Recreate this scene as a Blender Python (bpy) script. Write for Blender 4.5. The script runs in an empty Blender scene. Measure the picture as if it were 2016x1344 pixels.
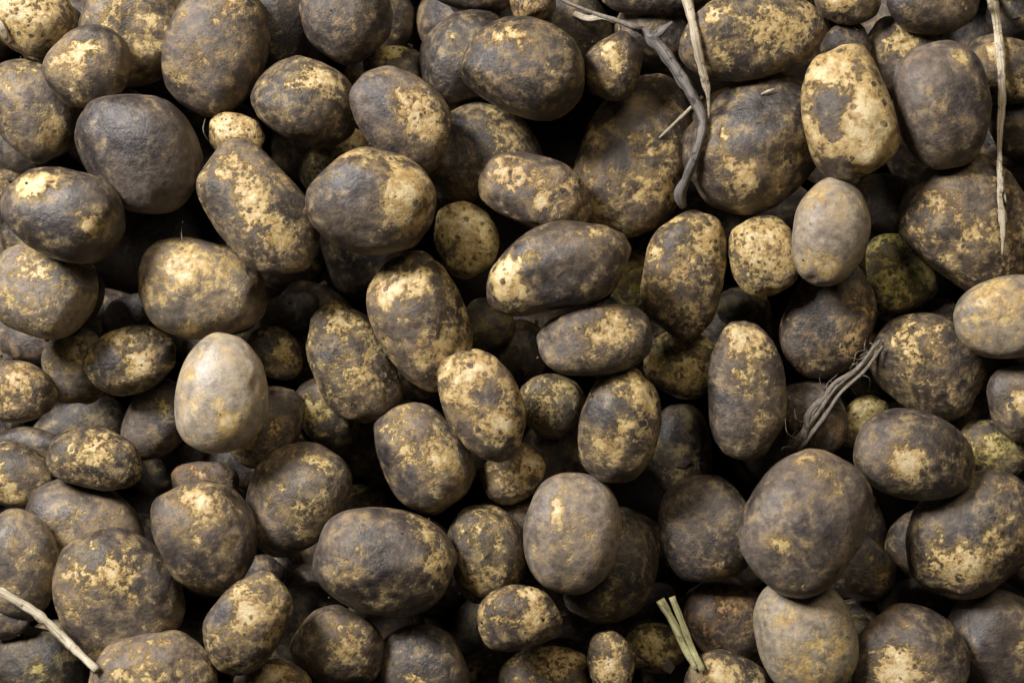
import bpy, bmesh, math, random
import numpy as np
from mathutils import Matrix, Vector

# ------------------------------------------------------------------ camera, light, exposure
SC = bpy.context.scene
COL = SC.collection
TILT = math.radians(30)                      # the heap's slope; the camera looks square onto it
U = np.array([1.0, 0.0, 0.0])
V = np.array([0.0, math.cos(TILT), math.sin(TILT)])
W = np.array([0.0, -math.sin(TILT), math.cos(TILT)])
H2W = Matrix(((U[0], V[0], W[0], 0), (U[1], V[1], W[1], 0), (U[2], V[2], W[2], 0), (0, 0, 0, 1)))
LENS, F = 50.0, 2016 * 50.0 / 36.0           # F: focal length in photo pixels
CAMW = 0.92                                  # camera height above the bed, metres along the slope normal

cam_d = bpy.data.cameras.new('camera'); cam = bpy.data.objects.new('camera', cam_d); COL.objects.link(cam)
cam_d.lens = LENS; cam_d.sensor_width = 36; cam_d.clip_start = 0.01; cam_d.clip_end = 50
cam.matrix_world = H2W @ Matrix.Translation((0, 0, CAMW))
cam_d.dof.use_dof = True; cam_d.dof.focus_distance = CAMW - 0.125; cam_d.dof.aperture_fstop = 7.0
SC.camera = cam

wd = bpy.data.worlds.new('World'); SC.world = wd; wd.use_nodes = True
bg = wd.node_tree.nodes['Background']; bg.inputs[0].default_value = (0.92, 0.96, 1.0, 1); bg.inputs[1].default_value = 0.012

def lamp(name, pos, target, size, power, color):
    d = bpy.data.lights.new(name, 'AREA'); d.shape = 'DISK'; d.size = size; d.energy = power; d.color = color
    o = bpy.data.objects.new(name, d); COL.objects.link(o)
    p = H2W @ Vector(pos); t = H2W @ Vector(target)
    o.matrix_world = Matrix.Translation(p) @ (t - p).to_track_quat('-Z', 'Y').to_matrix().to_4x4()
lamp('window_light', (-0.96, 0.88, 1.08), (0, 0, 0.10), 0.56, 48, (1.0, 0.97, 0.95))
lamp('warm_fill', (0.35, 0.95, 1.30), (0, 0, 0.10), 0.70, 8, (1.0, 0.86, 0.66))  # weak warm fill, added for the warm tint low on the right
SC.view_settings.view_transform = 'Standard'; SC.view_settings.look = 'None'
SC.view_settings.gamma = 1; SC.view_settings.exposure = 0.0
SC.render.engine = 'CYCLES'

rnd = random.Random(7)
rng = np.random.default_rng(11)

# ------------------------------------------------------------------ materials
def newmat(name):
    m = bpy.data.materials.new(name); m.use_nodes = True
    nt = m.node_tree; nt.nodes.clear()
    out = nt.nodes.new('ShaderNodeOutputMaterial'); b = nt.nodes.new('ShaderNodeBsdfPrincipled')
    nt.links.new(b.outputs[0], out.inputs[0])
    return m, nt, b

class NB:
    def __init__(s, nt): s.nt = nt
    def n(s, t, **kw):
        o = s.nt.nodes.new(t)
        for k, v in kw.items(): setattr(o, k, v)
        return o
    def put(s, sock, v):
        if isinstance(v, bpy.types.NodeSocket): s.nt.links.new(v, sock)
        elif v is not None: sock.default_value = v
    def math(s, op, a, b=None, c=None, clamp=False):
        o = s.n('ShaderNodeMath', operation=op, use_clamp=clamp)
        for i, v in enumerate((a, b, c)):
            if v is not None: s.put(o.inputs[i], v)
        return o.outputs[0]
    def noise(s, vec, scale, detail=4, rough=0.55, dist=0.0):
        o = s.n('ShaderNodeTexNoise'); s.put(o.inputs['Vector'], vec)
        o.inputs['Scale'].default_value = scale; o.inputs['Detail'].default_value = detail
        o.inputs['Roughness'].default_value = rough; o.inputs['Distortion'].default_value = dist
        return o.outputs['Fac']
    def attr(s, name, typ='GEOMETRY', out='Fac'):
        o = s.n('ShaderNodeAttribute', attribute_type=typ, attribute_name=name); return o.outputs[out]
    def ramp(s, fac, stops):
        o = s.n('ShaderNodeValToRGB'); cr = o.color_ramp
        while len(cr.elements) < len(stops): cr.elements.new(0.5)
        for e, (p, c) in zip(cr.elements, stops): e.position = p; e.color = (*c, 1)
        s.put(o.inputs[0], fac); return o.outputs[0]
    def mix(s, f, a, b, blend='MIX'):
        o = s.n('ShaderNodeMix', data_type='RGBA', blend_type=blend); s.put(o.inputs[0], f)
        for sock, v in ((o.inputs[6], a), (o.inputs[7], b)):
            s.put(sock, (*v, 1) if isinstance(v, tuple) else v)
        return o.outputs[2]
    def sstep(s, v, lo, hi):
        o = s.n('ShaderNodeMapRange', interpolation_type='SMOOTHSTEP'); s.put(o.inputs[0], v)
        o.inputs[1].default_value = lo; o.inputs[2].default_value = hi
        return o.outputs[0]

def potato_material():
    m, nt, b = newmat('muddy_potato_skin'); q = NB(nt)
    tc = q.n('ShaderNodeTexCoord').outputs['Object']
    seed = q.attr('seed', 'OBJECT'); mudl = q.attr('mud_tone', 'OBJECT'); tint = q.attr('tint', 'OBJECT')
    off = q.n('ShaderNodeCombineXYZ'); q.put(off.inputs[0], seed); q.put(off.inputs[1], q.math('MULTIPLY', seed, 1.7)); q.put(off.inputs[2], q.math('MULTIPLY', seed, -0.6))
    va = q.n('ShaderNodeVectorMath', operation='ADD'); q.put(va.inputs[0], tc); q.put(va.inputs[1], off.outputs[0]); vec = va.outputs[0]
    bs = q.n('ShaderNodeVectorMath', operation='SCALE'); q.put(bs.inputs[0], vec); q.put(bs.inputs[3], q.attr('blotch', 'OBJECT')); vec = bs.outputs[0]
    skin = q.attr('skin')
    n1 = q.noise(vec, 58, 8, 0.70, 0.35); n2 = q.noise(vec, 170, 8, 0.72, 0.25); n3 = q.noise(vec, 400, 5, 0.65)
    nl = q.noise(vec, 26, 3, 0.5); nb = q.noise(vec, 230, 7, 0.68); n4 = q.noise(vec, 85, 7, 0.72, 0.3)
    val = q.math('ADD', skin, q.math('MULTIPLY', q.math('SUBTRACT', n1, 0.5), 3.3))
    val = q.math('ADD', val, q.math('MULTIPLY', q.math('SUBTRACT', n2, 0.5), 2.6))
    val = q.math('ADD', val, q.math('MULTIPLY', q.math('SUBTRACT', n3, 0.5), 1.5))
    # pits and specks of soil left in the skin, of uneven size
    wv = q.n('ShaderNodeVectorMath', operation='ADD'); q.put(wv.inputs[0], vec)
    wc = q.n('ShaderNodeTexNoise'); q.put(wc.inputs['Vector'], vec); wc.inputs['Scale'].default_value = 160
    ws = q.n('ShaderNodeVectorMath', operation='SCALE'); q.put(ws.inputs[0], wc.outputs['Color']); ws.inputs[3].default_value = 0.004; q.put(wv.inputs[1], ws.outputs[0])
    vo = q.n('ShaderNodeTexVoronoi', feature='F1'); q.put(vo.inputs['Vector'], wv.outputs[0]); vo.inputs['Scale'].default_value = 250; vo.inputs['Randomness'].default_value = 1
    sp = q.n('ShaderNodeSeparateColor'); q.put(sp.inputs[0], vo.outputs['Color'])
    psz = q.math('MULTIPLY', q.math('SUBTRACT', sp.outputs[0], 0.36), 0.66)
    pit = q.math('MULTIPLY', q.sstep(q.math('SUBTRACT', psz, vo.outputs['Distance']), -0.06, 0.08), q.sstep(n1, 0.36, 0.52))
    pit = q.math('MULTIPLY', pit, q.sstep(val, -0.25, 0.2))
    val = q.math('SUBTRACT', val, q.math('MULTIPLY', pit, 0.9))
    mask = q.sstep(val, -0.22, 0.33)                     # 0 soil, 1 bare skin
    # bare skin colour
    sk = q.ramp(n2, [(0.30, (0.26, 0.15, 0.050)), (0.45, (0.43, 0.285, 0.105)), (0.58, (0.58, 0.43, 0.19)), (0.75, (0.69, 0.56, 0.31))])
    sk = q.mix(q.math('MULTIPLY', q.math('MAXIMUM', tint, 0.0), 0.8), sk, (0.36, 0.345, 0.07))
    sk = q.mix(q.math('MULTIPLY', q.math('MAXIMUM', q.math('MULTIPLY', tint, -1.0), 0.0), 0.8), sk, (0.30, 0.135, 0.055))
    sk = q.mix(q.math('MULTIPLY', q.sstep(nl, 0.45, 0.62), 0.35), sk, (0.31, 0.19, 0.075))
    sk = q.mix(q.math('MULTIPLY', q.sstep(val, 0.35, 1.1), 0.75), sk, (0.73, 0.61, 0.375))      # scrubbed places are paler
    # soil colour: cool grey brown, drier places paler
    md = q.ramp(q.math('ADD', q.math('MULTIPLY', nl, 0.45), q.math('MULTIPLY', n4, 0.55)), [(0.37, (0.023, 0.019, 0.0185)), (0.49, (0.052, 0.043, 0.040)), (0.62, (0.122, 0.101, 0.093))])
    warm = q.mix(q.sstep(nl, 0.42, 0.6), md, (0.090, 0.064, 0.038))
    md = q.mix(0.35, md, warm)
    o = q.n('ShaderNodeVectorMath', operation='SCALE'); q.put(o.inputs[0], md); q.put(o.inputs[3], mudl); md = q.mix(q.math('MULTIPLY', q.sstep(mudl, 1.5, 4.2), 0.8), o.outputs[0], q.ramp(n4, [(0.38, (0.22, 0.185, 0.135)), (0.62, (0.42, 0.37, 0.285))]))
    gr = q.ramp(nb, [(0.35, (0.62, 0.62, 0.62)), (0.65, (1.35, 1.35, 1.35))]); md = q.mix(1.0, md, gr, 'MULTIPLY')
    film = q.mix(q.math('ADD', 0.10, q.math('MULTIPLY', q.sstep(n4, 0.45, 0.62), 0.55)), md, q.mix(0.45, sk, (0.24, 0.165, 0.09)))
    c1 = q.mix(q.sstep(val, -0.95, -0.15), md, film)
    colr = q.mix(mask, c1, sk)
    q.put(b.inputs['Base Color'], colr)
    rough = q.math('ADD', q.math('MULTIPLY', mask, -0.10), q.math('ADD', q.math('MULTIPLY', q.sstep(nl, 0.42, 0.6), 0.16), q.math('ADD', 0.22, q.math('MULTIPLY', nb, 0.28))))
    q.put(b.inputs['Roughness'], rough)
    b.inputs['Specular IOR Level'].default_value = 0.5
    b.inputs['Subsurface Weight'].default_value = 0.0
    h = q.math('ADD', q.math('MULTIPLY', q.math('SUBTRACT', 1.0, mask), 0.7), q.math('MULTIPLY', nb, 1.0))
    h = q.math('ADD', h, q.math('MULTIPLY', n3, 0.45)); h = q.math('SUBTRACT', h, q.math('MULTIPLY', pit, 0.4))
    bp = q.n('ShaderNodeBump'); q.put(bp.inputs['Strength'], q.math('SUBTRACT', 0.9, q.math('MULTIPLY', q.sstep(mudl, 1.5, 3.5), 0.45))); bp.inputs['Distance'].default_value = 0.0010
    q.put(bp.inputs['Height'], h); q.put(b.inputs['Normal'], bp.outputs[0])
    return m
MP = potato_material()

def simple_material(name, c1, c2, scale, rough, stretch=None, bump=0.0006):
    m, nt, b = newmat(name); q = NB(nt)
    tc = q.n('ShaderNodeTexCoord').outputs['Object']
    n = q.noise(tc, scale, 6, 0.7); n2 = q.noise(tc, scale * 5, 4, 0.6)
    f = q.math('ADD', q.math('MULTIPLY', n, 0.6), q.math('MULTIPLY', n2, 0.4))
    q.put(b.inputs['Base Color'], q.ramp(f, [(0.36, c1), (0.62, c2)]))
    b.inputs['Roughness'].default_value = rough; b.inputs['Specular IOR Level'].default_value = 0.12
    bp = q.n('ShaderNodeBump'); bp.inputs['Strength'].default_value = 0.8; bp.inputs['Distance'].default_value = bump
    q.put(bp.inputs['Height'], f); q.put(b.inputs['Normal'], bp.outputs[0])
    return m
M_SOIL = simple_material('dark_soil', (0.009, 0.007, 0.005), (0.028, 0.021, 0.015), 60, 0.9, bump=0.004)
def fibre_material(name, c1, c2, dark, rough):
    m, nt, b = newmat(name); q = NB(nt)
    fb = q.attr('fibre', 'GEOMETRY', 'Vector')
    n = q.noise(fb, 1.6, 6, 0.7); n2 = q.noise(q.n('ShaderNodeTexCoord').outputs['Object'], 170, 5, 0.7)
    c = q.ramp(n, [(0.36, c1), (0.56, c2)])
    c = q.mix(q.sstep(n2, 0.52, 0.68), c, dark)
    q.put(b.inputs['Base Color'], c); b.inputs['Roughness'].default_value = rough
    bp = q.n('ShaderNodeBump'); bp.inputs['Strength'].default_value = 1.0; bp.inputs['Distance'].default_value = 0.0008
    q.put(bp.inputs['Height'], n); q.put(b.inputs['Normal'], bp.outputs[0])
    return m
M_STRAW = fibre_material('weathered_straw', (0.30, 0.235, 0.15), (0.68, 0.60, 0.44), (0.12, 0.09, 0.06), 0.55)
M_GSTRAW = fibre_material('green_straw', (0.20, 0.18, 0.07), (0.46, 0.43, 0.22), (0.10, 0.085, 0.035), 0.5)
M_STEM = fibre_material('woody_stem', (0.07, 0.06, 0.055), (0.22, 0.195, 0.175), (0.035, 0.03, 0.025), 0.6)
M_ROOT = simple_material('dry_root', (0.08, 0.068, 0.055), (0.28, 0.245, 0.20), 300, 0.85)
M_MUD = simple_material('mud_crumb', (0.045, 0.036, 0.028), (0.14, 0.112, 0.085), 220, 0.85)
M_CLOD = simple_material('reddish_clod', (0.06, 0.03, 0.02), (0.22, 0.12, 0.075), 180, 0.85)

# ------------------------------------------------------------------ heightfield of what already lies in the heap
CELL = 0.003; GX, GY = 620, 500; G0 = (-0.93, -0.75)
T = np.zeros((GX, GY))
def cells(p):
    i = np.clip(((p[:, 0] - G0[0]) / CELL).astype(int), 0, GX - 1); j = np.clip(((p[:, 1] - G0[1]) / CELL).astype(int), 0, GY - 1)
    return i, j
def heap_xy(px, py, w):
    d = CAMW - w
    return (px - 1008) / F * d, -(py - 672) / F * d, d / F        # u, v, metres per photo pixel at that height

def link(name, me, mat, parent=None):
    o = bpy.data.objects.new(name, me); COL.objects.link(o)
    if mat and not me.materials: me.materials.append(mat)
    o.parent = parent
    return o
def tag(o, label, cat, group=None):
    o['label'] = label; o['category'] = cat
    if group: o['group'] = group
    return o

# the bed of soil under the heap, hollow under the open gaps
GAPS = [(1235, 260), (1335, 875), (935, 465), (310, 455), (650, 555), (1090, 255)]
def soil():
    n = 260; xs = np.linspace(-1, 1, n); xs = 0.75 * xs + 1.25 * xs ** 5; ys = np.linspace(-1, 1, n); ys = 0.6 * ys + 1.0 * ys ** 5
    X, Y = np.meshgrid(xs, ys, indexing='ij')
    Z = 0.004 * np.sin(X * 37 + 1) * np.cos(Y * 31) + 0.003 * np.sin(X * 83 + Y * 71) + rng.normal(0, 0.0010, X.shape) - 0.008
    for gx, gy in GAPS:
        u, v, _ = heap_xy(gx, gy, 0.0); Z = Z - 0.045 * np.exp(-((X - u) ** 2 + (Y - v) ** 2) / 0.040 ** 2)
    vs = np.stack([X.ravel(), Y.ravel(), Z.ravel()], 1)
    fs = [(i * n + j, (i + 1) * n + j, (i + 1) * n + j + 1, i * n + j + 1) for i in range(n - 1) for j in range(n - 1)]
    me = bpy.data.meshes.new('soil_ground'); me.from_pydata(vs.tolist(), [], fs)
    me.shade_smooth()
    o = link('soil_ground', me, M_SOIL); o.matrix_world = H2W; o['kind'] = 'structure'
    return o
soil()

# ------------------------------------------------------------------ potatoes
bm = bmesh.new(); bmesh.ops.create_icosphere(bm, subdivisions=5, radius=1.0)
bm.verts.ensure_lookup_table(); SPH = np.array([v.co[:] for v in bm.verts]); SPHF = np.array([[v.index for v in f.verts] for f in bm.faces]); bm.free()

def potato_shape(a, b, c, egg, bend, seed, lump=0.05, flat=True, eyes=6):
    """a lumpy tuber: long axis x, half-lengths a b c"""
    r = np.random.default_rng(seed)
    d = SPH.copy(); e = r.uniform(2.1, 2.4)
    k = (np.abs(d) ** e).sum(1) ** (-1 / e); p = d * k[:, None]
    rad = np.ones(len(d))
    for amp, f in ((lump, 1.5), (lump * 0.75, 2.6), (lump * 0.33, 5), (lump * 0.10, 11)):
        for _ in range(5):
            kx = r.normal(0, f, 3); rad += amp * 0.45 * np.cos(d @ kx + r.uniform(0, 6.28))
    for _ in range(eyes):                                # eyes: shallow dents with a brow
        q = r.normal(0, 1, 3); q[2] = abs(q[2]) * 0.7; q /= np.linalg.norm(q)
        t = np.linalg.norm(d - q, axis=1); s = r.uniform(0.06, 0.13)
        rad -= r.uniform(0.03, 0.065) * np.exp(-(t / s) ** 2)
        q2 = q + np.array([r.uniform(-.12, .12), r.uniform(-.12, .12), 0]); t2 = np.linalg.norm(d - q2, axis=1)
        rad += 0.026 * np.exp(-(t2 / 0.12) ** 2)
    p = p * rad[:, None]
    for _ in range(int(r.integers(2, 5)) if flat else 0):               # pressed flat sides
        q = r.normal(0, 1, 3); q[2] *= 0.6; q /= np.linalg.norm(q); h = p @ q; lim = r.uniform(0.78, 0.92)
        ex = np.maximum(h - lim, 0); p = p - q[None, :] * (ex * 0.45)[:, None]
    w = 1 + egg * p[:, 0]
    p[:, 1] *= w; p[:, 2] *= w
    p[:, 1] += bend * (p[:, 0] ** 2 - 0.4)
    # keep the outline at the half-lengths asked for
    for ax, L in ((0, a), (1, b)):
        lo, hi = p[:, ax].min(), p[:, ax].max(); p[:, ax] = ((p[:, ax] - (lo + hi) / 2) / ((hi - lo) / 2)) * L
    p[:, 2] *= c
    return p

COUNT = [0]
HTS = []
def add_potato(x, y, a, b, ang, skin, label, group, patches=(), tint=0.0, mud=1.0, egg=None, bend=None, knob=None, lift=0.0, sink=0.0045, lump=0.058, depth=None, dry=False, flat=True):
    global T
    k = COUNT[0]; COUNT[0] += 1
    r = np.random.default_rng(1000 + k)
    egg = r.uniform(-0.08, 0.08) if egg is None else egg
    bend = r.uniform(-0.13, 0.13) if bend is None else bend
    cr = r.uniform(0.74, 0.86) if depth is None else depth
    base = potato_shape(1, b / a, b / a * cr, egg, bend * b / a, 500 + k, lump, flat)
    if knob:                                             # (along x, along y, height, width) in units of the half-length
        kx, ky, kh, kw = knob
        dirk = np.array([kx, ky, 0.25]); dirk /= np.linalg.norm(dirk)
        nb = base / np.linalg.norm(base, axis=1)[:, None]
        base = base + nb * (kh * np.exp(-(np.linalg.norm(nb - dirk, axis=1) / kw) ** 2))[:, None]
    th = -math.radians(ang)
    R = np.array([[math.cos(th), -math.sin(th), 0], [math.sin(th), math.cos(th), 0], [0, 0, 1]])
    tx, ty = r.uniform(-0.10, 0.10, 2)
    Rt = np.array(Matrix.Rotation(tx, 3, 'X') @ Matrix.Rotation(ty, 3, 'Y'))
    base = base @ Rt.T @ R.T
    w = 0.09
    for it in range(10):
        u, v, mpp = heap_xy(x, y, w)
        p = base * (a * mpp); pw = p + np.array([u, v, 0])
        if it == 9: break
        low = p[:, 2] < 0.1 * b * mpp; i, j = cells(pw[low])
        w += 0.6 * (float((T[i, j] - p[low, 2]).max()) - sink + lift - w)
    if dry: COUNT[0] -= 1; return w
    up = p[:, 2] > -0.1 * b * mpp; i, j = cells(pw[up]); np.maximum.at(T, (i, j), p[up, 2] + w)
    HTS.append((round(w, 3), label))
    # bare-skin field, a couple of painted glints included
    s = np.full(len(p), (skin - 0.5) * 1.7 - 0.10)
    for (qx, qy, qr, qs) in patches:
        dx, dy = (qx - x) * mpp, -(qy - y) * mpp
        t = np.hypot(p[:, 0] - dx, p[:, 1] - dy) - 0.02 * (p[:, 2] > 0) ; ctr = p[t.argmin()]
        s += qs * (1.25 if qs > 0 else 1.2) * np.exp(-((np.linalg.norm(p - ctr, axis=1) / (qr * mpp)) ** 2))
    me = bpy.data.meshes.new('potato'); me.vertices.add(len(p)); me.vertices.foreach_set('co', p.astype(np.float32).ravel())
    nf = len(SPHF); me.loops.add(nf * 3); me.loops.foreach_set('vertex_index', SPHF.astype(np.int32).ravel())
    me.polygons.add(nf); me.polygons.foreach_set('loop_start', np.arange(0, nf * 3, 3, dtype=np.int32))
    me.update(calc_edges=True)
    at = me.attributes.new('skin', 'FLOAT', 'POINT'); at.data.foreach_set('value', s.astype(np.float32))
    me.shade_smooth()
    o = link('potato', me, MP)
    o.matrix_world = H2W @ Matrix.Translation((u, v, w))
    o['seed'] = float(r.uniform(0, 40)); o['mud_tone'] = float(mud * r.uniform(0.9, 1.12)); o['tint'] = float(tint); o['blotch'] = float(r.uniform(0.72, 1.45))
    return tag(o, label, 'potato', group)

# buried layer that carries the visible ones, and the run-on of the heap round the frame
def use_sphere(n):
    global SPH, SPHF
    b_ = bmesh.new(); bmesh.ops.create_icosphere(b_, subdivisions=n, radius=1.0); b_.verts.ensure_lookup_table()
    SPH = np.array([v.co[:] for v in b_.verts]); SPHF = np.array([[v.index for v in f.verts] for f in b_.faces]); b_.free()
use_sphere(4)
for jy in range(9):
    for jx in range(12):
        x = -165 + jx * 200 + (jy % 2) * 100 + rnd.uniform(-25, 25); y = -150 + jy * 205 + rnd.uniform(-25, 25)
        if any(math.hypot(x - gx, y - gy) < 75 for gx, gy in GAPS): continue
        add_potato(x, y, rnd.uniform(95, 118), rnd.uniform(78, 92), rnd.uniform(0, 180), 0.2,
                   'dark muddy potato buried deep in a shadowed gap of the heap', 'potatoes buried in the gaps', mud=0.8, tint=rnd.choice((0, 0.3, 0)))

G = 'potatoes of the heap'
CAT = []
def P(x, y, a, b, ang, lev, skin, label, patches=(), **kw): CAT.append((lev, len(CAT), (x, y, a, b, ang, skin, label, G, patches), kw))

# x, y, half-length, half-width (photo pixels), turn, order in the heap, bare skin, label, patches (x, y, radius, +skin or painted glint / -soil)
P(55, 33, 94, 73, 20, 2.6, .62, 'small yellow dark-pitted potato in the very top left corner', [(65, 40, 45, .5)])
P(272, 55, 125, 106, 100, 1.4, .42, 'broad olive-brown potato partly hidden behind the small one in the upper left', [(290, 60, 60, .2), (300, 120, 30, .3)], mud=1.1)
P(178, 134, 87, 76, -35, 2.4, .30, 'small dark potato with a yellow-flecked top, right of the yellow corner one', [(190, 110, 30, .7), (135, 120, 35, .2)])
P(425, 95, 136, 100, -73, 1.8, .27, 'large upright brown-smeared potato cut by the top edge, left of centre', [(460, 25, 40, .5), (410, 110, 45, .15)], tint=-.2)
P(682, 25, 106, 90, 80, 2.3, .18, 'dark purplish-brown potato hanging from the top edge left of centre', [(720, 60, 40, .2)], tint=-.4)
P(600, 201, 107, 84, 10, 2.4, .30, 'wide dark potato with tan streaks on its top, below the purplish one', [(625, 160, 42, .5), (660, 175, 30, .4)])
P(276, 297, 131, 112, 38, 2.6, .03, 'large round potato wholly coated in plain grey mud, upper left', [], mud=1.15, lump=.035)
P(62, 213, 106, 80, 65, 1.7, .30, 'olive-grey potato at the left edge with a bright yellow lower right end', [(115, 265, 34, .9), (40, 150, 50, .2)], mud=1.35)
P(118, 414, 121, 92, 25, 2.8, .20, 'potato with a ridged yellow crown and orange right end, at the left', [(90, 368, 38, 1.0), (55, 365, 30, .5), (205, 455, 28, .9), (120, 430, 50, -.4)], egg=.08)
P(6, 366, 42, 34, 10, 1.2, .5, 'sliver of a small tan potato at the left edge above the round pale one')
P(84, 572, 108, 93, 12, 2.6, .42, 'round pale brown mottled potato cut by the left edge at mid height', [(75, 520, 40, .3)], mud=2.4, lump=.035, rise=.01)
P(511, 412, 150, 94, 58, 2.8, .38, 'long leaning potato with a yellow pitted band, right of the all-grey one', [(470, 335, 40, .6), (500, 400, 42, .7), (560, 465, 35, .8), (455, 410, 30, -.5), (590, 400, 40, -.3)], mud=1.15)
P(466, 268, 56, 44, 15, 1.9, .8, 'small yellow knob-like potato peeping over the long leaning one', [])
P(732, 396, 126, 107, 20, 3.0, .36, 'large round potato, yellow right cheek with dark pits, cracked muddy left', [(800, 375, 48, .85), (700, 370, 45, -.5), (720, 480, 40, .1), (690, 310, 40, .3), (835, 435, 20, .5)], mud=1.25)
P(662, 318, 80, 58, -38, 1.5, .55, 'yellow-green potato mostly hidden behind the large round yellow-cheeked one', [(680, 280, 30, .5)], tint=.4)
P(791, 234, 114, 87, 40, 2.7, .28, 'grey-capped potato with a brownish-tan right half, upper middle', [(800, 210, 40, .5), (850, 250, 50, .65), (735, 220, 40, -.7), (780, 290, 30, -.2)], mud=1.6, tint=-.15)
P(785, 152, 74, 60, 25, 1.5, .25, 'potato with a bright yellow-green tip behind the grey-capped one', [(780, 100, 28, 1.2)], tint=.5)
P(716, 152, 42, 34, 10, 1.0, .2, 'dark reddish scrap of potato left of the yellow-green tip', [], tint=-.9, mud=.8)
P(921, 112, 96, 88, -10, 1.5, .10, 'dark soil-black potato behind the large speckled one at the top', [(870, 40, 28, .5), (895, 95, 18, .7)], tint=.2)
P(1031, 130, 125, 97, 14, 2.8, .28, 'large tan-speckled brown potato at the top middle', [(985, 85, 35, .6), (1060, 90, 50, .3), (950, 125, 30, -.4), (1050, 190, 60, -.1)], tint=-.2, mud=.8)
P(1050, 3, 44, 46, 90, 1.9, .6, 'small plain tan potato end at the top edge above the large speckled one', [], tint=-.3)
P(1208, 128, 67, 58, -62, 2.7, .34, 'small egg-shaped potato with a cream patch beside the woody stem', [(1200, 112, 28, 1.0), (1240, 80, 25, -.4)], egg=-.08)
P(955, 310, 120, 104, 25, 1.6, .30, 'shaded greenish-brown potato under the large speckled one', [(990, 275, 50, .5), (900, 290, 40, -.4)])
P(1057, 379, 117, 72, 20, 2.5, .40, 'pointed purplish-tan potato with a white chip, in the upper middle', [(1010, 345, 45, .3), (1069, 408, 12, 1.6), (1140, 340, 30, .3)], mud=1.3, egg=.22, tint=-.25)
P(1253, 315, 174, 112, -70, 1.9, .42, 'very long brown mottled potato under the curved part of the woody stem', [(1330, 220, 30, .4), (1180, 260, 40, .4), (1205, 305, 35, -.5), (1230, 360, 45, .4), (1300, 380, 40, .3)], tint=-.1, bend=.05, egg=-.06)
P(1096, 525, 151, 88, -17, 3.0, .30, 'long lying potato with a creamy white left tip, centre', [(985, 525, 26, .9), (1000, 570, 40, .9), (1050, 515, 28, .4), (1190, 470, 45, .4), (1130, 560, 60, -.25)], mud=.95, egg=0.02, flat=False)
P(1346, 540, 128, 83, 97, 2.6, .56, 'upright golden-brown potato densely speckled, below the end of the woody stem', [(1320, 460, 26, -.6), (1385, 480, 30, .3)], tint=-.05, egg=0.0, flat=False)
P(919, 470, 76, 63, 72, 1.9, .72, 'small yellow-green dark-pitted potato right of the large yellow-cheeked one', [(930, 440, 40, .4)], tint=.35)
P(1503, 504, 79, 69, 70, 2.2, .70, 'small round cream potato with dark specks, left of the pale grey upright one', [(1500, 500, 40, .4), (1530, 550, 30, -.4)], tint=.1)
P(1635, 458, 108, 75, -78, 3.0, .26, 'pale grey upright potato with a yellow lower end, right of centre', [(1620, 525, 26, 1.1), (1610, 385, 40, .5), (1580, 500, 25, .4)], mud=3.5, bend=.06, lump=.035, flat=False)
P(1632, 632, 120, 92, -62, 1.9, .30, 'dark potato with orange-brown flecks under the pale grey upright one', [(1690, 620, 40, .4), (1660, 670, 30, .5), (1600, 600, 60, -.3)], tint=-.3, mud=.9)
P(1669, 222, 134, 91, 80, 3.0, .66, 'large bright cream potato with dark blotches, upper right', [(1690, 270, 55, .6), (1610, 150, 35, .4), (1615, 220, 30, -.8), (1650, 335, 30, -1.0), (1625, 265, 20, -.5), (1735, 150, 35, -.5)], egg=.06, lump=.06)
P(1665, 95, 54, 50, 90, 2.0, .2, 'small dark ridged potato end above the bright cream one', [(1650, 60, 15, .5)])
P(1493, 280, 152, 120, -45, 2.1, .24, 'large black-soiled potato with a yellow lower flank, left of the bright cream one', [(1450, 350, 42, .8), (1545, 325, 40, .6), (1410, 270, 30, .5), (1480, 260, 60, -.4)], mud=1.0)
P(1478, 72, 144, 85, -9, 2.6, .36, 'wide potato with golden patches crossed by straw at the top edge', [(1510, 70, 45, .7), (1590, 40, 30, .5), (1395, 45, 16, 1.0), (1400, 100, 40, .2)], mud=1.1)
P(1668, -2, 66, 52, 10, 2.2, .40, 'small cream-flecked potato cut by the top edge above the ridged dark end', [(1650, 5, 26, .8)])
P(1836, 4, 95, 66, 8, 2.5, .12, 'dark grey-brown potato cut by the top edge at the upper right', [(1890, 15, 30, .4)])
P(1782, 112, 90, 72, 55, 1.7, .34, 'streaky tan potato squeezed between the bright cream and plain grey ones', [(1765, 100, 28, .6)], mud=1.3)
P(1858, 207, 125, 95, 78, 3.0, .12, 'upright potato in plain grey-brown mud with a dark pit near its foot', [(1870, 125, 20, .7), (1815, 215, 40, .2), (1880, 290, 50, .2)], mud=1.45, lump=.03)
P(1972, 140, 84, 68, 20, 1.8, .32, 'potato with a cream patch behind the straw at the right edge', [(1945, 112, 22, 1.1), (2000, 180, 40, .4)])
P(1914, 438, 140, 122, 40, 2.4, .40, 'big brown potato crossed by the split end of the long straw', [(1820, 400, 25, .6), (1890, 380, 45, -.3), (1920, 470, 50, .3), (1850, 470, 40, .1)], mud=1.25, tint=-.1)  # the small patch at its left side is a painted highlight
P(2008, 250, 60, 62, 0, 1.2, .2, 'dark green potato at the right edge beside the long straw', [(2012, 265, 14, .7)], tint=.7)
P(1992, 624, 112, 82, -8, 2.9, .40, 'pale grey potato with a creamy upper side at the right edge', [(1930, 585, 35, .6), (1990, 580, 40, .3)], mud=3.4, lump=.03)
P(1772, 536, 82, 68, 75, 1.4, .62, 'dark green potato in the gap right of the pale grey upright one', [], tint=1.0, mud=1.0)
P(1826, 716, 112, 94, 38, 2.0, .34, 'round brown potato with a small nub on its right side', [(1790, 700, 50, .4), (1770, 660, 25, .4)], tint=-.05, knob=(.95, -.25, .12, .22))
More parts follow.
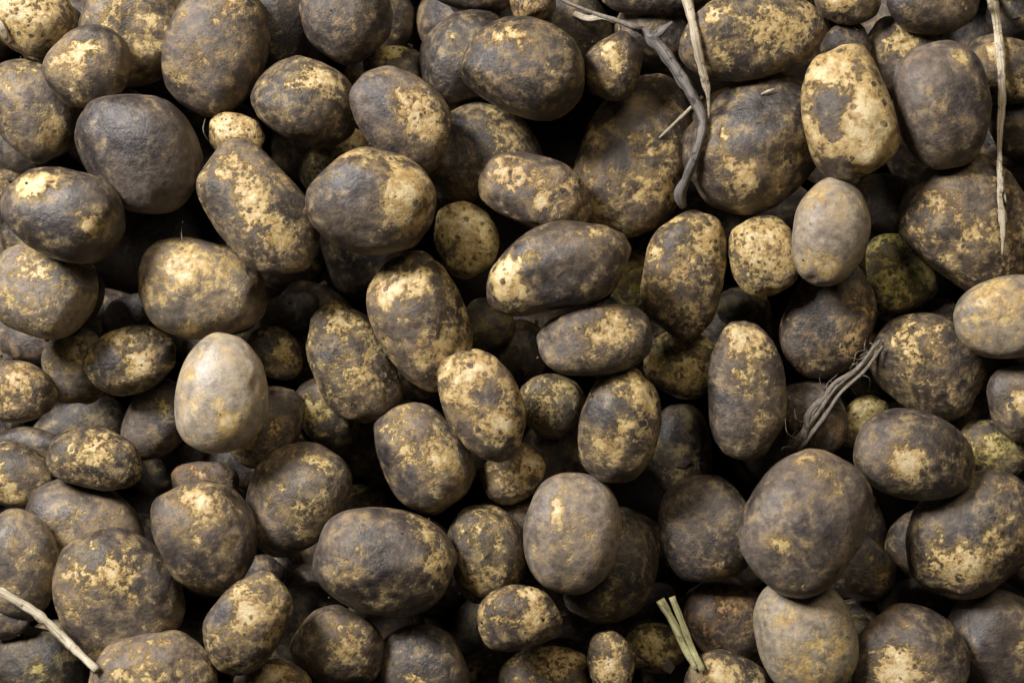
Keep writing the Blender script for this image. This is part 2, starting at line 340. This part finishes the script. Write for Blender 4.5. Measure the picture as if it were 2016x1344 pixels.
P(2014, 790, 78, 66, 60, 2.5, .34, 'grey potato with a cream cheek cut by the right edge', [(1998, 785, 22, .9)], mud=1.7)
P(1801, 896, 121, 88, 12, 3.0, .16, 'smooth grey-brown potato with one bright cream patch low on its left', [(1765, 905, 40, 1.3), (1860, 915, 40, .4)], mud=1.35, lump=.03)
P(1702, 832, 58, 46, -60, 1.5, .7, 'small yellow-green potato tucked at the upper left of the smooth cream-patched one', [(1705, 805, 25, .4)], tint=.6)
P(1955, 885, 72, 56, 20, 1.6, .45, 'small dark yellow-speckled potato behind the smooth cream-patched one', [(1940, 880, 30, .4)], tint=.5)
P(1915, 1050, 146, 112, -38, 2.3, .34, 'big grey potato with a rough golden lower flank, lower right', [(1885, 1095, 55, .7), (1830, 1100, 30, .4), (1990, 1040, 40, .4), (1870, 1020, 35, -.6), (1950, 970, 40, -.1)], mud=1.3)
P(1585, 1028, 146, 116, -58, 3.0, .20, 'largest grey-brown potato at the lower right, at the tip of the fibrous root', [(1515, 1055, 25, .8), (1640, 950, 35, .5), (1570, 900, 35, .5), (1560, 1100, 50, .25), (1590, 1000, 40, -.2)], mud=1.4, lump=.04)
P(1587, 1255, 118, 97, 78, 2.9, .34, 'pale silvery-grey potato with creamy lower half at the bottom right', [(1600, 1300, 55, .5), (1535, 1195, 22, .7), (1640, 1260, 30, .3)], mud=4.6, lump=.03, flat=False)
P(1792, 1296, 112, 105, 20, 2.7, .20, 'round grey potato with a large white-cream patch, at the bottom right', [(1745, 1295, 42, 1.2), (1790, 1320, 40, .5), (1850, 1230, 25, .5)], mud=1.5)
P(1975, 1265, 112, 98, 30, 2.2, .06, 'plain dark grey potato in the bottom right corner', [(1980, 1250, 22, .8)], mud=1.1, lump=.03)
P(1436, 1222, 90, 80, 45, 1.5, .42, 'dull reddish-brown potato behind the paired green straws', [(1440, 1180, 40, .3)], tint=-.7)
P(1428, 1345, 80, 64, 15, 2.4, .42, 'small tan potato at the bottom edge right of the paired green straws', [(1410, 1310, 26, .8)])
P(1388, 1043, 108, 98, 55, 1.9, .16, 'bluish-grey potato with a blunt knob on its top, lower right of centre', [(1420, 1115, 25, .8), (1360, 1040, 40, .1)], mud=1.5, knob=(-.7, .26, .09, .32))
P(1686, 1112, 78, 64, 40, 1.5, .22, 'dark reddish potato half under the largest grey-brown one', [(1695, 1080, 18, .8), (1722, 1130, 14, .9)], tint=-.5)
P(1470, 768, 136, 77, 88, 2.9, .28, 'upright pear-shaped potato with a bright cream top, right of centre', [(1465, 665, 36, 1.2), (1450, 740, 25, .5), (1485, 820, 28, .5), (1430, 830, 40, -.4)], mud=1.25, egg=.07, flat=False)
P(1342, 716, 76, 68, 10, 1.7, .62, 'yellow dark-spotted potato tucked behind the pear-shaped one', [(1355, 710, 30, .4)], tint=.3)
P(1604, 822, 80, 64, 62, 1.6, .2, 'dull brown potato under the fibrous root', [(1630, 830, 20, .3)], tint=-.3)
P(1702, 748, 46, 40, 30, 1.0, .3, 'small dark potato in the gap beside the upper end of the fibrous root', [], tint=.2)
P(1466, 606, 56, 42, 10, 0.9, .35, 'dark green scrap of potato above the pear-shaped one', [], tint=.9)
P(1172, 673, 114, 69, -8, 2.9, .22, 'grey lying potato with a cream cheek, below the long light-tipped one', [(1180, 665, 38, .8), (1215, 640, 30, .6), (1240, 660, 22, .4)], mud=1.25, egg=.05)
P(828, 635, 140, 94, 72, 2.6, .50, 'upright oval potato, golden mottled with grey-green, centre left', [(815, 560, 35, .5), (850, 700, 45, .4), (860, 610, 28, -.7), (790, 690, 28, -.5), (765, 590, 25, .4)], mud=1.1)
P(690, 711, 126, 80, 68, 2.2, .46, 'leaning dark golden potato left of the upright oval one', [(680, 640, 35, .5), (700, 740, 45, .3), (650, 690, 30, -.3)], tint=.1)
P(648, 812, 76, 60, 60, 1.5, .44, 'dim yellow-brown potato under the leaning dark golden one', [(620, 800, 24, .4)], tint=.3)
P(571, 619, 62, 44, -14, 1.2, .08, 'small greenish-grey potato in shadow with a tiny glint', [], mud=1.2, tint=.4)
P(399, 572, 126, 99, 12, 2.7, .46, 'large rounded pale tan mottled potato with a dark pit, centre left', [(350, 560, 40, .3), (410, 500, 50, .4), (470, 560, 45, .2), (340, 620, 30, -.2)], mud=2.6, rise=.025)
P(437, 775, 119, 92, -82, 3.2, .30, 'dusty pale grey egg-shaped potato lying on top of its neighbours, left', [(460, 830, 20, .9), (440, 790, 50, .2), (388, 735, 12, .8)], mud=4.8, lump=.03, egg=-.04, rise=.015, flat=False)  # the tiny upper-left patch paints a glint into the skin colour
P(541, 696, 62, 50, 40, 1.8, .5, 'small dark yellow-ringed potato at the upper right of the dusty pale one', [(560, 690, 20, .5), (530, 680, 16, -.7)], tint=.1)
P(524, 838, 88, 70, -60, 1.8, .25, 'dark potato with an orange side under the dusty pale grey one', [(495, 880, 28, .9), (545, 835, 18, .6)], tint=-.4)
P(258, 709, 92, 67, -12, 2.6, .52, 'yellow-ringed potato with a big dark blotch facing front, left', [(225, 712, 30, -1.3), (235, 665, 30, .5), (290, 715, 28, .7), (190, 710, 16, .6), (320, 720, 25, -.4)], mud=1.15)
P(152, 722, 76, 62, 80, 1.9, .30, 'grey potato with yellow spots on top, left of the yellow-ringed one', [(155, 680, 28, .9)], tint=.25, mud=1.2)
P(309, 829, 84, 64, -50, 1.8, .20, 'small purplish-grey potato left of the dusty pale one', [(335, 800, 20, .8)], mud=1.5, tint=.3)
P(35, 772, 76, 62, 8, 2.0, .42, 'brown potato with a tan top edge, cut by the left edge', [(50, 745, 35, .5)], tint=-.15)
P(60, 673, 62, 42, 10, 1.2, .2, 'dark reddish potato under the round pale brown mottled one', [], tint=-.7)
P(255, 618, 54, 38, -30, 0.8, .05, 'dark slate potato in the gap left of the rounded pale tan one', [], mud=.9)
P(189, 900, 97, 61, 10, 2.1, .40, 'low wide tan-flecked potato below the yellow-ringed one', [(200, 880, 35, .5), (160, 900, 30, .2)])
P(38, 942, 72, 64, 22, 2.0, .42, 'small yellowish-brown potato at the left edge above the broad brown one', [(50, 970, 30, .5), (10, 930, 25, .3)])
P(60, 880, 72, 40, 8, 1.0, .1, 'dark potato in shadow at the left edge behind the low wide one', [])
P(165, 1045, 122, 94, 20, 2.0, .26, 'broad dull brown potato lying behind the one with streaked tan top, lower left', [(130, 1020, 40, .3), (200, 1000, 40, .2)], mud=1.25)
P(34, 1112, 112, 80, 82, 2.3, .35, 'smooth dusty olive-grey potato cut by the left edge, lower left', [], mud=2.6, lump=.03)
P(237, 1173, 142, 120, 60, 2.6, .36, 'large potato with a streaked tan top half, lower left', [(225, 1110, 50, .5), (170, 1190, 50, .25), (290, 1130, 40, .2), (290, 1210, 45, -.3)], mud=1.2)
P(407, 1053, 119, 98, 52, 3.0, .26, 'round potato with a bright yellow top and two dark pinholes, lower left', [(388, 975, 38, 1.1), (410, 1045, 35, .5), (445, 1000, 30, .3), (350, 1060, 40, -.2)], mud=1.1)
P(580, 980, 121, 98, -48, 2.1, .30, 'leaning grey-green potato with a yellow streak near its upper end', [(632, 905, 24, .9), (620, 1010, 40, .5), (555, 940, 40, .2), (540, 1000, 40, .15)], mud=1.25, tint=.1)
P(758, 1105, 139, 105, 13, 2.8, .20, 'large wide grey potato with a golden right side, lower middle', [(845, 1040, 38, .7), (865, 1100, 38, .9), (690, 1115, 40, .5), (760, 1060, 50, -.2)], mud=1.35, lump=.035)
P(830, 900, 112, 88, 52, 2.7, .40, 'grey potato with tan spotted right side, left of the cream tilted one', [(860, 900, 50, .5), (790, 850, 35, .2), (810, 960, 28, -.8), (760, 900, 30, -.3)], mud=1.6)
P(952, 798, 118, 77, 66, 3.0, .62, 'tilted cream-yellow potato with dark blotches, centre', [(925, 745, 40, .5), (985, 830, 35, .5), (960, 785, 24, -.9), (900, 830, 28, -.5), (950, 880, 35, -.5)], mud=1.2, egg=0.02)
P(1010, 931, 66, 55, -28, 2.0, .58, 'small brown-yellow potato under the lower end of the cream tilted one', [(1045, 905, 22, .6)], tint=-.1)
P(1084, 798, 67, 63, 20, 2.0, .48, 'small round olive-tan potato between the cream tilted and upright speckled ones', [(1075, 780, 35, .2)], mud=1.3, tint=.15)
P(1220, 836, 118, 80, -80, 2.8, .46, 'upright egg-shaped potato with a yellow upper right side, centre', [(1265, 770, 32, .9), (1230, 820, 30, .3), (1185, 810, 40, -.6), (1200, 880, 30, .3)], mud=1.3)
P(1332, 888, 92, 70, 85, 1.5, .28, 'dark green-grey potato behind the upright egg-shaped one', [(1330, 920, 40, .3)], tint=.4, mud=.9)
P(1126, 1050, 121, 96, -86, 2.6, .26, 'smooth taupe potato with a yellow nick near its top, lower middle', [(1100, 980, 16, .9), (1090, 1005, 12, .9), (1140, 1030, 40, .4)], mud=2.8, lump=.035, knob=(.85, .5, .06, .3), flat=False)
P(1208, 1117, 120, 90, -65, 1.6, .20, 'dark olive potato under the smooth taupe one', [(1190, 1190, 30, .4)], tint=.2, mud=.95)
P(962, 1090, 98, 78, 80, 1.6, .42, 'shaded potato with fine yellow specks between two larger grey ones, lower middle', [(960, 1140, 35, .4)], tint=.1, mud=.9)
P(1021, 1213, 82, 64, -18, 2.5, .52, 'small orange-yellow potato with grey blotches, lower middle', [(1050, 1210, 30, .6), (1035, 1160, 24, .5), (1020, 1185, 18, -.5), (1000, 1250, 35, -.4)], tint=-.1)
P(487, 1226, 108, 75, -58, 3.0, .48, 'oblong potato with a yellow side and grey left flank, bottom left', [(505, 1190, 40, .8), (440, 1190, 26, -1.0), (480, 1260, 35, .2)], mud=1.4)
P(612, 1235, 90, 80, 60, 1.6, .20, 'dark green potato behind the oblong and tan-sided ones at the bottom', [], tint=.5)
P(667, 1276, 92, 75, 25, 2.7, .36, 'grey-backed potato with a tan patch on its face, bottom left of centre', [(690, 1260, 40, .6), (610, 1280, 35, -.5)], mud=1.3)
P(832, 1326, 100, 87, 62, 2.4, .12, 'plain grey dome-shaped potato with a yellow patch, at the bottom edge', [(815, 1330, 30, 1.2)], mud=1.25, lump=.03)
P(538, 1366, 84, 70, 10, 2.8, .50, 'pale top of a potato cut by the bottom edge below the oblong one', [(540, 1310, 30, .5)], mud=1.5)
P(305, 1350, 126, 104, -8, 2.8, .45, 'wide greyish-tan potato at the bottom edge by the straw end', [(300, 1310, 60, .2)], mud=1.9)
P(1080, 1346, 104, 76, -10, 2.5, .40, 'dark potato with golden crown cut by the bottom edge, right of the dome-shaped one', [(1080, 1285, 40, .6), (1130, 1290, 30, .4)], mud=1.2)
P(1204, 1308, 67, 46, 82, 2.8, .55, 'little narrow cream-faced potato at the bottom edge', [(1200, 1300, 24, .9), (1235, 1290, 20, -.5)])
P(1290, 1276, 64, 50, 10, 1.6, .62, 'small yellow-spotted potato left of the paired green straws', [(1280, 1260, 28, .4)], tint=.35)
P(945, 1326, 50, 44, 10, 1.2, .4, 'small shaded yellow-flecked potato between the two domes at the bottom', [(935, 1315, 14, .8)], tint=.3)
P(80, 1312, 98, 72, 15, 1.3, .22, 'dark green-tinged potato in the bottom left corner', [(90, 1320, 30, .4)], tint=.5, mud=.9)
P(14, 1220, 48, 40, 0, 1.4, .2, 'small grey potato end at the left edge under the bottom left straw', [], mud=1.2)
P(404, 948, 68, 44, 8, 1.5, .35, 'reddish-brown scrap behind the bright yellow-topped potato', [(400, 930, 25, .3)], tint=-.8)
P(520, 1132, 44, 38, 20, 1.5, .2, 'small dull potato end right of the bright yellow-topped one', [])
P(602, 1146, 52, 36, 5, 1.2, .05, 'shadowed slate-green sliver left of the large wide grey potato', [], tint=.3, mud=1.1)
P(716, 990, 46, 38, 20, 1.0, .5, 'dim green potato in the gap above the large wide grey one', [], tint=.7)
P(1250, 552, 48, 60, 0, 1.3, .6, 'green speckled potato between the long light-tipped and golden-brown ones', [], tint=.7)
P(960, 642, 54, 50, 30, 1.1, .4, 'dark green potato right of the upright oval golden one', [], tint=.9)
P(1012, 692, 68, 66, 10, 0.9, .22, 'very dark brown potato in the gap above the small round olive-tan one', [], tint=-.4, mud=.8)
P(900, 372, 58, 50, 30, 1.1, .4, 'dim olive potato just above the small yellow-green dark-pitted one', [(895, 360, 25, .3)], tint=.5)
P(852, 376, 40, 44, 0, 1.1, .1, 'purplish dark scrap at the right shoulder of the large yellow-cheeked potato', [], mud=1.1)
P(1742, 398, 66, 58, 20, 0.9, .1, 'dark shadowed potato right of the pale grey upright one, below the cream one', [], mud=.8)
P(1290, 60, 72, 54, 20, 0.9, .15, 'dark brown potato behind the knot of the woody stem', [], tint=-.3, mud=.8)
P(1790, 1178, 64, 40, -5, 1.0, .05, 'dim grey potato in the gap above the round white-patched one', [], mud=1.0)
P(1424, 440, 46, 44, 0, 1.2, .3, 'dim reddish potato left of the small round cream one', [], tint=-.7)
P(1276, 1192, 62, 42, -20, 1.0, .05, 'dim bluish-grey potato left of the tips of the paired green straws', [], mud=1.0)
P(1690, 1254, 38, 44, 0, 1.5, .4, 'tiny greenish potato end between the silvery-grey and white-patched ones', [], tint=.4)
P(545, 50, 74, 96, 0, 0.9, .05, 'black shadowed potato at the top between two large ones, left of centre', [], mud=.7)
P(930, -28, 82, 52, 5, 1.4, .2, 'dark brown potato underside at the top edge above the soil-black one', [], tint=-.4, mud=.9)
P(2012, 545, 42, 46, 0, 1.0, .3, 'dim olive potato at the right edge below the big straw-crossed one', [], tint=.4)
P(1992, 32, 52, 54, 0, 1.0, .1, 'dark blue-green potato in the top right corner behind the straw', [], tint=.5, mud=.8)
P(1285, -22, 110, 56, 0, 1.2, .12, 'dark potato at the top edge above the knot of the woody stem', [], mud=.8)
TLOW = None                                              # the heap's surface before the topmost potatoes lie on it
for lev, k, args, kw in sorted(CAT, key=lambda t: (t[0], t[1])):
    use_sphere(5 if args[2] > 105 and lev > 2.0 else 4)
    rise = kw.pop('rise', 0)
    if lev > 2.94 and TLOW is None: TLOW = T.copy()
    w = add_potato(*args, **dict(kw, dry=True)); goal = 0.042 + 0.030 * lev + rise
    if lev > 1.3 and w < goal - 0.010:                   # another potato lies underneath and carries it
        x, y, a, b = args[:4]; need = (goal - w) + 0.006; hb = min(max(need / 0.00030 / 1.6, 22), b * 0.85)
        use_sphere(4)
        add_potato(x + (1008 - x) * 0.03, y + (672 - y) * 0.03, min(hb * 1.25, a * .85), hb, args[4], 0.2, 'dark muddy potato buried deep in a shadowed gap of the heap', 'potatoes buried in the gaps', mud=0.8)
        use_sphere(5 if args[2] > 105 and lev > 2.0 else 4)
    if w > goal + 0.02: kw = dict(kw, sink=0.009)
    add_potato(*args, **kw)
use_sphere(4)
# the heap runs on round the frame
ring = [(x, -175) for x in range(-60, 2200, 205)] + [(x, 1530) for x in range(-60, 2200, 205)] + [(-175, y) for y in range(20, 1500, 205)] + [(2195, y) for y in range(20, 1500, 205)]
for (x, y) in ring:
    add_potato(x + rnd.uniform(-12, 12), y + rnd.uniform(-10, 10), rnd.uniform(95, 125), rnd.uniform(75, 92), rnd.uniform(-40, 40) if -100 < x < 2100 else rnd.uniform(50, 130), rnd.uniform(.1, .5),
               'muddy potato of the heap lying outside the edge of the photograph', 'potatoes round the frame', mud=rnd.uniform(1, 1.7))

# ------------------------------------------------------------------ straw, stems and roots lying on the heap
def taut(pts):
    """heights of a stiff strand resting on the heap: upper hull of what lies below it"""
    pts = np.array(pts, float); seg = np.hypot(*np.diff(pts[:, :2], axis=0).T); t = np.concatenate([[0], np.cumsum(seg)])
    n = max(10, int(t[-1] / 9)); tt = np.linspace(0, t[-1], n)
    def cr(col):                                          # smooth interpolation
        y = pts[:, col]; m = np.gradient(y, t); out = np.empty(n)
        for q, x in enumerate(tt):
            i = min(max(np.searchsorted(t, x) - 1, 0), len(t) - 2); h = t[i + 1] - t[i]; s = (x - t[i]) / h
            out[q] = (2*s**3-3*s**2+1)*y[i] + (s**3-2*s**2+s)*h*m[i] + (-2*s**3+3*s**2)*y[i+1] + (s**3-s**2)*h*m[i+1]
        return out
    return tt, cr(0), cr(1), np.interp(tt, t, pts[:, 2])
def hull(t, z):
    idx = []
    for k in range(len(t)):
        while len(idx) > 1 and (z[idx[-1]] - z[idx[-2]]) * (t[k] - t[idx[-2]]) <= (z[k] - z[idx[-2]]) * (t[idx[-1]] - t[idx[-2]]): idx.pop()
        idx.append(k)
    return np.interp(t, t[idx], z[idx])
def strand_mesh(name, pts, flat=0.7, seed=1, rough=0.12, sides=13, dz=0.0, split=None, fixed=None, ridge=0.10, field=None, stiff=None):
    """pts: (px, py, half-width px); returns a mesh in heap coordinates"""
    r = np.random.default_rng(seed)
    tt, X, Y, R = taut(pts)
    z = np.full(len(tt), 0.12); fld = T if field is None else field
    for it in range(9):
        d = CAMW - z; u = (X - 1008) / F * d; v = -(Y - 672) / F * d; rad = R * d / F
        if it == 8: break
        if fixed is None:
            i, j = cells(np.stack([u, v], 1)); tz = np.max([fld[np.clip(i+a, 0, GX-1), np.clip(j+b_, 0, GY-1)] for a in (-1, 0, 1) for b_ in (-1, 0, 1)], axis=0)
            hz = hull(tt, tz + rad * flat * 0.8) + dz
            if stiff is not None: hz = np.maximum(hz, hz.max() - stiff)
            z = z + 0.7 * (hz - z)
        else: z = np.interp(tt, np.linspace(0, tt[-1], len(fixed)), fixed)
    c = np.stack([u, v, z], 1); tg = np.gradient(c, axis=0); tg /= np.linalg.norm(tg, axis=1)[:, None]
    sd = np.cross(tg, [0, 0, 1.0]); sd /= np.linalg.norm(sd, axis=1)[:, None]; nm = np.cross(sd, tg)
    ph = np.linspace(0, 2 * math.pi, sides, endpoint=False)
    rid = 1 + ridge * r.normal(0, 1, sides)
    n = len(tt); sm = lambda x, k: np.convolve(np.pad(x, k, mode='edge'), np.ones(2 * k + 1) / (2 * k + 1), 'valid')
    wob = 1 + rough * 1.6 * sm(r.normal(0, 1, n), 2)
    nodes = np.exp(-((tt[:, None] - r.uniform(0, tt[-1], 3)[None, :]) / 9) ** 2).sum(1) * rough * 1.2
    drift = [1 + rough * 1.5 * sm(r.normal(0, 1, n), 3) for _ in ph]
    vs, fb = [], []
    for k in range(n):
        tw = 0.3 * math.sin(k * 0.06 + seed)
        for q, p_ in enumerate(ph):
            rr = rad[k] * (wob[k] + nodes[k]) * rid[q] * drift[q][k]
            vs.append(c[k] + sd[k] * rr * math.cos(p_ + tw) + nm[k] * rr * flat * math.sin(p_ + tw))
            fb.append((math.cos(p_) * 2.5, math.sin(p_) * 2.5, tt[k] * 0.012 + seed * 3.1))
    fs = [(k * sides + q, k * sides + (q + 1) % sides, (k + 1) * sides + (q + 1) % sides, (k + 1) * sides + q) for k in range(n - 1) for q in range(sides)]
    fs += [tuple(range(sides - 1, -1, -1)), tuple((n - 1) * sides + q for q in range(sides))]
    me = bpy.data.meshes.new(name); me.from_pydata([tuple(x) for x in vs], [], fs)
    at = me.attributes.new('fibre', 'FLOAT_VECTOR', 'POINT'); at.data.foreach_set('vector', np.array(fb, np.float32).ravel())
    me.shade_smooth()
    return me, z
def root_empty(name, px, py, label, cat, group=None):
    u, v, _ = heap_xy(px, py, 0.12); i, j = cells(np.array([[u, v, 0]])); w = float(T[i[0], j[0]])
    o = bpy.data.objects.new(name, None); COL.objects.link(o); o.empty_display_size = 0.02
    o.matrix_world = H2W @ Matrix.Translation((u, v, w)); tag(o, label, cat, group)
    return o, Matrix.Translation((-u, -v, -w))
def piece(name, root, inv, mat, pts, **kw):
    me, z = strand_mesh(name, pts, **kw); me.transform(inv)
    return link(name, me, mat, root), z
def lone(name, mat, pts, label, cat, group=None, **kw):
    me, z = strand_mesh(name, pts, **kw)
    c = np.mean([v.co[:] for v in me.vertices], axis=0)
    me.transform(Matrix.Translation([-float(x) for x in c])); o = link(name, me, mat); o.matrix_world = H2W @ Matrix.Translation([float(x) for x in c])
    return tag(o, label, cat, group)

root, inv = root_empty('woody_stem', 1345, 400, 'knotty grey-brown woody stem curving down between potatoes near the top', 'stem')
st, z = piece('main_stem', root, inv, M_STEM, [(1262, 58, 9), (1285, 76, 15), (1300, 92, 10), (1318, 116, 9), (1350, 164, 11), (1368, 196, 9), (1384, 232, 10), (1377, 280, 8), (1366, 315, 9), (1350, 355, 7), (1339, 384, 11), (1346, 408, 6)], flat=0.95, seed=3, rough=0.15)
piece('spur', root, inv, M_STEM, [(1285, 74, 8), (1304, 60, 7), (1324, 44, 2.5)], flat=0.9, seed=4, fixed=[z[4], z[4] + .003, z[4] + .008])
piece('stem_tail', root, inv, M_ROOT, [(1268, 62, 9), (1225, 44, 5), (1170, 26, 4), (1120, 6, 4), (1090, -10, 3)], flat=0.8, seed=5, rough=0.15, dz=0.0)
piece('bark_shred', root, inv, M_STRAW, [(1130, 26, 4), (1155, 36, 4), (1185, 34, 3), (1215, 46, 1.5)], flat=0.5, seed=6, rough=0.2)
lone('straw', M_STRAW, [(1346, -25, 9), (1358, 20, 8.5), (1372, 85, 9.5), (1386, 150, 9), (1394, 190, 4), (1396, 234, 2)], 'pale yellow straw with a broken tip hanging across the golden-patched potato', 'straw', flat=0.45, seed=8, rough=0.16)
lone('straw_needle', M_STRAW, [(1298, 272, 2), (1340, 232, 3), (1383, 190, 3)], 'thin bright needle of straw slanting beside the woody stem', 'straw', flat=0.6, seed=9, rough=0.1)
root, inv = root_empty('split_straw', 1975, 330, 'long weathered grey straw with a split frayed end down the right side', 'straw')
piece('stalk', root, inv, M_STRAW, [(1950, -25, 11), (1962, 40, 11), (1970, 110, 10.5), (1972, 200, 8), (1968, 270, 6.5), (1968, 330, 5), (1972, 380, 4)], flat=0.5, seed=12, rough=0.18, ridge=0.2)
piece('frayed_end', root, inv, M_STRAW, [(1968, 345, 4), (1968, 390, 5), (1974, 440, 3), (1974, 505, 2)], flat=0.5, seed=13, rough=0.35)
piece('frayed_end', root, inv, M_STRAW, [(1970, 330, 3), (1975, 370, 4), (1981, 400, 2)], flat=0.5, seed=14, rough=0.35)
root, inv = root_empty('fibrous_root', 1600, 830, 'greyish fuzzy dead root lying diagonally in the gap over the dull brown potato', 'root')
for q in range(5):
    o1, o2, o3, o4 = (rnd.uniform(-13, 13) for _ in range(4)); w_ = (7, 6, 5, 4.5, 3.5)[q]
    piece('root_strand', root, inv, M_ROOT, [(1728 + o1, 672 + o2, w_ * .5), (1692 + o2, 722 + o1, w_ * .9), (1650 + o3, 762 + o2, w_ * .7), (1606 + o1, 822 + o3, w_ * 1.0), (1570 + o2, 868 + o1, w_ * 1.35), (1538 + o3, 918 + o4, w_ * 1.2), (1508 + o4 * .5, 962, w_ * .6)], flat=0.7, seed=40 + q, rough=0.3, ridge=0.15, dz=0.0006 * q, sides=9, field=TLOW)
piece('root_tip', root, inv, M_STRAW, [(1502, 955, 2.5), (1490, 985, 2.5), (1481, 1018, 1.5)], flat=0.6, seed=47, field=TLOW)
for q in range(44):
    t = rnd.uniform(0, 1); bx = 1725 - 190 * t + rnd.uniform(-14, 14); by = 675 + 235 * t; an = rnd.uniform(0, 6.28); L = rnd.uniform(12, 50)
    piece('root_hair', root, inv, M_ROOT, [(bx, by, 1.2), (bx + L * .5 * math.cos(an) + rnd.uniform(-8, 8), by + L * .5 * math.sin(an), .7), (bx + L * math.cos(an + .6), by + L * math.sin(an + .6), .4)], flat=0.9, seed=60 + q, sides=5, rough=0.2, field=TLOW)
lone('straw', M_STRAW, [(-20, 1150, 10), (30, 1180, 11), (85, 1216, 10.5), (140, 1268, 9.5), (192, 1318, 8)], 'pale speckled straw stub reaching in from the left edge at the bottom', 'straw', flat=0.6, seed=20, rough=0.16, ridge=0.2, stiff=0.012)
lone('straw', M_STRAW, [(188, 1308, 6), (183, 1340, 6), (176, 1370, 6)], 'short bent straw end at the bottom edge by the greyish-tan potato', 'straw', flat=0.6, seed=21)
lone('straw', M_GSTRAW, [(1300, 1180, 7), (1325, 1225, 8), (1352, 1280, 8), (1372, 1316, 7)], 'left greenish straw of the crossing pair near the bottom', 'straw', 'paired green straws', flat=0.55, seed=22, stiff=0.006)
lone('straw', M_GSTRAW, [(1323, 1174, 5), (1340, 1218, 6), (1360, 1268, 6), (1384, 1320, 5)], 'right greenish straw of the crossing pair near the bottom', 'straw', 'paired green straws', flat=0.55, seed=23, dz=0.001, stiff=0.006)
lone('straw', M_STRAW, [(-12, 30, 5), (4, 52, 6), (14, 80, 4)], 'tiny pale straw bit on the yellow corner potato', 'straw', flat=0.5, seed=24)
lone('straw_needle', M_STRAW, [(1498, 186, 1.5), (1512, 180, 2), (1528, 174, 1)], 'tiny pale straw fleck on the large black-soiled potato', 'straw', flat=0.6, seed=25)
lone('rootlet', M_ROOT, [(360, 435, .6), (357, 455, .9), (359, 478, .9)], 'hair-thin pale rootlet in the dark gap above the rounded pale tan potato', 'root', flat=0.9, seed=26, sides=5)
lone('rootlet', M_ROOT, [(404, 234, .7), (400, 255, 1), (410, 278, 1.2)], 'fine curled rootlet left of the small yellow knob-like potato', 'root', flat=0.9, seed=27, sides=5)

# lumps of soil
def clod(px, py, r_px, label, seed, mat=M_SOIL, parent=None):
    r = np.random.default_rng(seed); b_ = bmesh.new(); bmesh.ops.create_icosphere(b_, subdivisions=3, radius=1)
    u, v, mpp = heap_xy(px, py, 0.12); i, j = cells(np.array([[u, v, 0]])); w = float(T[i[0], j[0]]); ks = r.normal(0, 3, (6, 3)); ph = r.uniform(0, 6, 6)
    for vt in b_.verts:
        c = np.array(vt.co); f = 1 + 0.09 * np.cos(ks @ c + ph).sum() + 0.05 * r.normal()
        vt.co = Vector(c * f * r_px * mpp * np.array([1.15, .9, .75]))
    me = bpy.data.meshes.new('soil_clod'); b_.to_mesh(me); b_.free(); me.shade_smooth()
    o = link('soil_clod', me, mat); o.matrix_world = H2W @ Matrix.Translation((u, v, w + r_px * mpp * .35)); tag(o, label, 'soil clod')
clod(1745, 997, 22, 'small reddish clod under the smooth cream-patched potato', 2, M_CLOD)
clod(792, 1222, 22, 'small reddish soil scrap below the large wide grey potato', 3, M_CLOD)

# loose crumbs of soil lying on and between the potatoes
def crumbs():
    r = np.random.default_rng(5); b_ = bmesh.new(); bmesh.ops.create_icosphere(b_, subdivisions=1, radius=1)
    b_.verts.ensure_lookup_table(); V0 = np.array([v.co[:] for v in b_.verts]); F0 = [[v.index for v in f.verts] for f in b_.faces]; b_.free()
    vs, fs = [], []
    for k in range(900):
        px, py = r.uniform(-60, 2080), r.uniform(-60, 1400); u, v, mpp = heap_xy(px, py, 0.10)
        i, j = cells(np.array([[u, v, 0]])); z = T[i[0], j[0]]
        if z < 0.012 or (k > 220 and z > 0.075): continue                # most of it has fallen into the gaps
        s = min(abs(r.normal(0, 0.0004)) + 0.0002, 0.0008) if z > 0.075 else r.uniform(0.001, 0.004)
        n0 = len(vs); q = V0 * (1 + 0.25 * r.normal(0, 1, (len(V0), 1))) * s * r.uniform(.6, 1.2, 3) + [u, v, z - 0.0006]
        vs += q.tolist(); fs += [[n0 + x for x in f] for f in F0]
    me = bpy.data.meshes.new('soil_crumbs'); me.from_pydata(vs, [], fs); o = link('soil_crumbs', me, M_MUD); o.matrix_world = H2W
    o['kind'] = 'stuff'; o['label'] = 'loose soil crumbs scattered on and between the potatoes'; o['category'] = 'soil crumbs'
crumbs()
